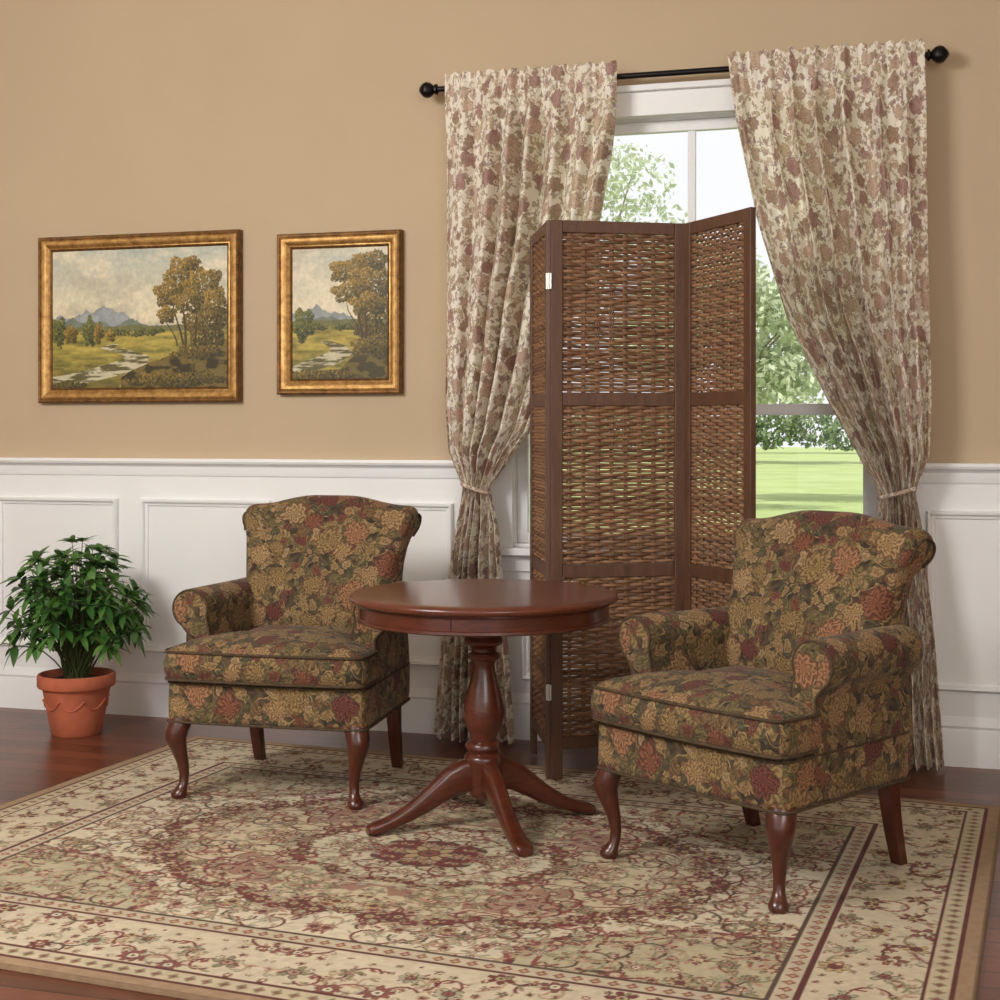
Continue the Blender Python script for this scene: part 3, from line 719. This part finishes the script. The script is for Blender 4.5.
# ---- landscape paintings
def landscape(w,h,seed,kind):
    res=.0020; W_=int(w/res); H=int(h/res)
    X,Y=np.meshgrid(np.arange(W_)/(W_-1)*w/h,np.arange(H)/(H-1)); A=w/h; r_=1/(H-1)
    img=np.zeros((H,W_,3)); R=random.Random(seed)
    t=np.clip((Y-.45)/.55,0,1)[...,None]
    img[:]=C((234,220,182))*(1-t)+C((184,190,176))*t
    cl=fbm(X*1.0,Y*2.0,3,seed,5); blend(img,np.clip((cl-.46)*5,0,1)*.8,C((232,220,190)))
    cl=fbm(X,Y*1.8,5,seed+20,5); blend(img,np.clip((cl-.52)*5,0,1)*.6,C((184,178,156)))
    x=X[0]/A
    def rid(ps,base,sd,am): 
        q=base+0*x
        for c_,w_,h_ in ps: q=np.maximum(q,base+h_*(1-np.abs((x-c_)/w_)))
        return (q+am*(fbm(X[0],X[0]*0,18,sd,5)-.5))[None,:]
    if kind==1: P1=[(.30,.20,.17),(.20,.15,.13),(.40,.14,.11),(.06,.14,.10)];P2=[(.12,.14,.08),(.45,.12,.07),(.28,.1,.06)]
    else: P1=[(.26,.30,.14),(.45,.2,.10),(.05,.2,.08)];P2=[(.35,.2,.06)]
    sh=fbm(X,Y,14,seed+3,4)
    mt=rid(P1,.44,seed,.07); m=Y<mt; img[m]=C((152,158,156))*(.70+.65*sh[m])[:,None]
    mt=rid(P2,.43,seed+2,.04); m=Y<mt; img[m]=C((122,132,116))*(.70+.6*sh[m])[:,None]
    hl=.435+.03*fbm(X,X*0,9,seed+5,4); m=Y<hl; img[m]=C((116,116,72))*(.7+.6*sh[m])[:,None]
    hl2=.395+.02*fbm(X,X*0,6,seed+6,4); m=Y<hl2
    f=fbm(X*1.2,Y*6,7,seed+7,5)
    gr=C((196,174,82))*np.clip(f*1.7-.3,0,1)[...,None]+C((106,106,46))*(1-np.clip(f*1.7-.3,0,1)[...,None]); blend(img,m,gr)
    blend(img,np.clip((.26-Y)*3.0,0,.7)*(fbm(X,Y*3,8,seed+8,4)>.40),C((78,72,32)))
    if kind==1: rv=[(-.02,.05,.10,.030),(.15,.07,.14,.036),(.32,.12,.15,.036),(.46,.18,.12,.028),(.50,.225,.08,.018),(.42,.262,.06,.011),(.32,.29,.05,.008),(.36,.315,.035,.005)]
    else: rv=[(.10,.08,.20,.03),(.35,.14,.22,.035),(.52,.20,.16,.026),(.48,.25,.11,.014),(.36,.285,.08,.009)]
    for i in range(len(rv)-1):
        for k in range(24):
            t_=k/24; q=[rv[i][j]*(1-t_)+rv[i+1][j]*t_ for j in range(4)]
            dab(img,X,Y,q[0]*A,q[1],q[2]*A*.75,q[3],0,C((202,194,162)),r_)
    wm=(np.abs(img-C((202,194,162))).sum(-1)<1e-6); rf=fbm(X*1.5,Y*10,6,seed+10,4)
    blend(img,wm&(rf>.48),C((150,144,106))); blend(img,wm&(rf>.56),C((98,92,54)))
    def foliage(cx,cy,rx,ry,n,cs,size):
        n=int(n*1.25)
        for k in range(n):
            u=k/n
            a=R.uniform(0,6.3); q=R.random()**.45*(1+.18*math.sin(5*a+cx*40)); px=cx+math.cos(a)*rx*q; py=cy+math.sin(a)*ry*q
            lit=(.5+(py-cy)/ry*.28-(px-cx)/rx*.22)*.75+u*.26
            c_=cs[min(len(cs)-1,max(0,int(lit*len(cs)+R.uniform(-1.4,1.2))))]
            s_=size*(1.2-.6*u)
            dab(img,X,Y,px,py,s_*R.uniform(.5,1.2),s_*R.uniform(.3,.7),R.uniform(0,3),np.array(c_)*R.uniform(.75,1.25),r_,.85)
    gd=[C((50,46,24)),C((74,66,30)),C((104,90,40)),C((140,114,50)),C((178,142,66))]
    gg=[C((46,52,28)),C((70,76,36)),C((98,102,50)),C((130,126,66))]
    def trunk(x0,y0,x1,y1,w0,c=C((74,56,36))):
        for k in range(90):
            t_=k/89; dab(img,X,Y,x0+(x1-x0)*t_+.01*math.sin(t_*7),y0+(y1-y0)*t_,w0*(1-.7*t_),w0*(1-.7*t_),0,c,r_)
    z_=.012
    if kind==1:
        for q in range(16): foliage(A*R.uniform(0,.62),.40+R.uniform(-.012,.012),.05,.02,50,gg,.009)
        foliage(A*.22,.41,.05,.10,420,gg,z_); foliage(A*.27,.40,.035,.07,260,gd,z_); foliage(A*.04,.41,.07,.10,480,gg,z_); foliage(A*.11,.39,.05,.06,240,gd,z_); foliage(A*.34,.38,.04,.04,160,gd,z_)
        bk=(Y< .07+.28*np.clip((X/A-.40)/.6,0,1)**.75+.03*(fbm(X,X*0,10,77,3)-.5))&(X/A>.40)&~(wm&(X/A<.56)); fb=fbm(X,Y*2,14,4,5)
        blend(img,bk,C((118,100,48))); blend(img,bk&(fb>.48),C((88,78,34))); blend(img,bk&(fb>.58),C((56,50,24)))
        foliage(A*.88,.44,.16,.17,1300,gd[:4],z_)
        for (x0,y0,x1,y1,w0) in ((.76,.22,.68,.74,.010),(.76,.22,.76,.80,.011),(.80,.22,.86,.72,.010),(.88,.20,.86,.6,.008),(.92,.20,.95,.62,.008),(.72,.30,.64,.55,.006)): trunk(A*x0,y0,A*x1,y1,w0)
        foliage(A*.74,.80,.12,.12,820,gd,z_); foliage(A*.86,.72,.15,.13,1000,gd,z_); foliage(A*.67,.67,.11,.09,620,gd,z_); foliage(A*.78,.61,.12,.08,520,gd,z_); foliage(A*.93,.58,.10,.12,620,gd,z_); foliage(A*.66,.52,.07,.06,260,gd,z_); foliage(A*.80,.88,.07,.05,200,gd,z_)
        foliage(A*.84,.25,.20,.05,520,gd[:4],z_)
        foliage(A*.72,.06,.40,.05,700,gd[:4],.013); foliage(A*.10,.02,.14,.03,160,gd[:3],.013)
    else:
        for q in range(12): foliage(A*R.uniform(0,1),.40,.05,.025,60,gg,.011)
        foliage(A*.12,.42,.09,.12,420,gg,.014)
        bk=(Y< .06+.30*np.clip((X/A-.5)/.5,0,1)**.8)&(X/A>.5); fb=fbm(X,Y*2,14,4,5)
        blend(img,bk,C((112,96,46))); blend(img,bk&(fb>.5),C((70,62,30)))
        foliage(A*.86,.45,.16,.17,900,gd[:4],.014)
        for (x0,y0,x1,y1,w0) in ((.74,.20,.66,.78,.012),(.76,.20,.78,.82,.012),(.86,.18,.90,.7,.010),(.70,.35,.56,.6,.007)): trunk(A*x0,y0,A*x1,y1,w0)
        foliage(A*.64,.82,.19,.09,820,gd,.014); foliage(A*.84,.74,.18,.13,900,gd,.014); foliage(A*.60,.66,.14,.08,480,gd,.013); foliage(A*.84,.90,.15,.06,460,gd,.014); foliage(A*.80,.57,.15,.08,460,gd,.014)
        foliage(A*.84,.24,.18,.08,420,gd[:4],.015); foliage(A*.3,.03,.3,.035,360,gd[:4],.015)
    img*=(.88+.24*fbm(X,Y,40,seed+30,2))[...,None]
    return img
M_paint=attrmat('oil_paint',.6,0,.1)
def painting(x0,x1,z0,z1,seed,kind):
    root=empty('framed_painting',((x0+x1)/2,0,(z0+z1)/2)); w=x1-x0; h=z1-z0
    b=MB()
    prof=[(0,.002),(0,.034),(.006,.042),(.014,.040),(.018,.034)]
    frame_ring(b,-w/2,w/2,-h/2,h/2,prof); b.obj('frame_outer_edge',M_goldd,root,angle=30)
    b=MB(); frame_ring(b,-w/2+.016,w/2-.016,-h/2+.016,h/2-.016,[(0,.030),(0,.036),(.008,.041),(.018,.040),(.028,.033),(.036,.026),(.040,.027),(.044,.024)]); b.obj('frame_moulding',M_gold,root,angle=30)
    b=MB(); frame_ring(b,-w/2+.058,w/2-.058,-h/2+.058,h/2-.058,[(0,.028),(.004,.026),(.008,.021),(.010,.016)]); b.obj('frame_liner',M_goldd,root,angle=30)
    cw,ch=w-.130,h-.130
    im=landscape(cw,ch,seed,kind); grid_obj('canvas',im,cw,ch,M_paint,root,y=-.018)
    MB().box((-w/2+.03,-.014,-h/2+.03),(w/2-.03,-.002,h/2-.03)).obj('backing',M_bark,root,smooth=False)
painting(-2.205,-1.185,1.415,2.175,5,1)
painting(-1.005,-.428,1.445,2.145,31,2)

# ---------------------------------------------------------------- exterior
LZ=-.3
b=MB(); b.box((-90,.3,LZ-.1),(70,130,LZ)); b.obj('lawn',M_lawn,smooth=False)
def cloud(b,c,rad,n,sz,rr):
    for k in range(n):
        v=Vector((rr.gauss(0,1),rr.gauss(0,1),rr.gauss(0,1))).normalized()*rr.uniform(.55,1.0)
        p=Vector((c[0]+v.x*rad[0],c[1]+v.y*rad[1],c[2]+v.z*rad[2]))
        e1=Vector((rr.gauss(0,1),rr.gauss(0,1),rr.gauss(0,1))).normalized(); e2=e1.cross(Vector((rr.gauss(0,1),rr.gauss(0,1),rr.gauss(0,1)))).normalized(); s_=sz*rr.uniform(.6,1.3)
        if p.z<LZ+sz*1.4: p.z=LZ+sz*1.4
        b.add([p-e1*s_,p+e2*s_*.5,p+e1*s_,p-e2*s_*.5],[(0,1,2,3)])
rr=random.Random(3)
for (x,y,hh,rd,nn,sz) in ((-4.1,20,5.3,2.1,300,.075),(-2.3,26,3.6,2.6,700,.10),(-14,34,6,3.2,260,.2),(3.5,40,4.5,3.0,260,.2),(-9,60,6.5,4.5,420,.26),(-1,62,5.5,4,420,.26)):
    root=empty('garden_tree',(x,y,0)); t=MB(); t.tube([(0,0,LZ+.04),(.05,0,hh*.4),(-.05,.05,hh*.7),(0,0,hh)],[.10,.08,.06,.03],10)
    cb=MB()
    for k in range(11):
        a=rr.uniform(0,6.3); q=rr.uniform(.2,1)*rd*.7; c_=(math.cos(a)*q,math.sin(a)*q,hh+rr.uniform(-.45,.55)*rd)
        t.tube([(0,0,hh*.55),((c_[0])*.5,c_[1]*.5,hh*.55+(c_[2]-hh*.55)*.6),c_],[.04,.025,.012],6)
        cloud(cb,c_,(rd*.42,rd*.42,rd*.3),nn,sz,rr)
    t.obj('trunk',M_bark,root); cb.obj('foliage',M_tree,root,smooth=False)
cb=MB()
for k in range(24):
    x=-42+k*2.6; cloud(cb,(x,95+rr.uniform(-1,1),1.0+rr.uniform(-.2,.5)),(2.2,1.4,1.4),500,.25,rr)
cb.obj('hedge',M_hedge,smooth=False)

# ---------------------------------------------------------------- lights, world, camera
def area(nm,loc,tgt,size,en,col):
    l=bpy.data.lights.new(nm,'AREA'); l.shape='RECTANGLE'; l.size=size[0]; l.size_y=size[1]; l.energy=en; l.color=col
    o=bpy.data.objects.new(nm,l); S.collection.objects.link(o); o.location=loc
    o.rotation_euler=(Vector(tgt)-Vector(loc)).to_track_quat('-Z','Y').to_euler(); return o
area('softbox_key',(-1.6,-4.8,3.2),(0,-.6,.8),(1.6,1.2),185,(1,.965,.92))
area('softbox_fill',(3.4,-6.2,2.6),(.4,-.8,.9),(2.4,1.8),65,(1,.98,.95))
l=bpy.data.lights.new('sun','SUN'); l.energy=4.4; l.angle=.02; l.color=(1,.97,.90); o=bpy.data.objects.new('sun',l); S.collection.objects.link(o); o.location=(0,-10,10)
o.rotation_euler=Vector((.35,.6,-.8)).to_track_quat('-Z','Y').to_euler()
w=bpy.data.worlds.new('World'); S.world=w; w.use_nodes=True; bg=w.node_tree.nodes['Background']; bg.inputs[0].default_value=(.97,.985,1,1); bg.inputs[1].default_value=1.02
cam=bpy.data.cameras.new('camera'); cam.lens=52.2; cam.sensor_width=36; cam.shift_y=-.07; co=bpy.data.objects.new('camera',cam); S.collection.objects.link(co)
co.location=(1.711,-5.846,1.29); co.rotation_euler=(pi/2,0,math.radians(16.3)); S.camera=co
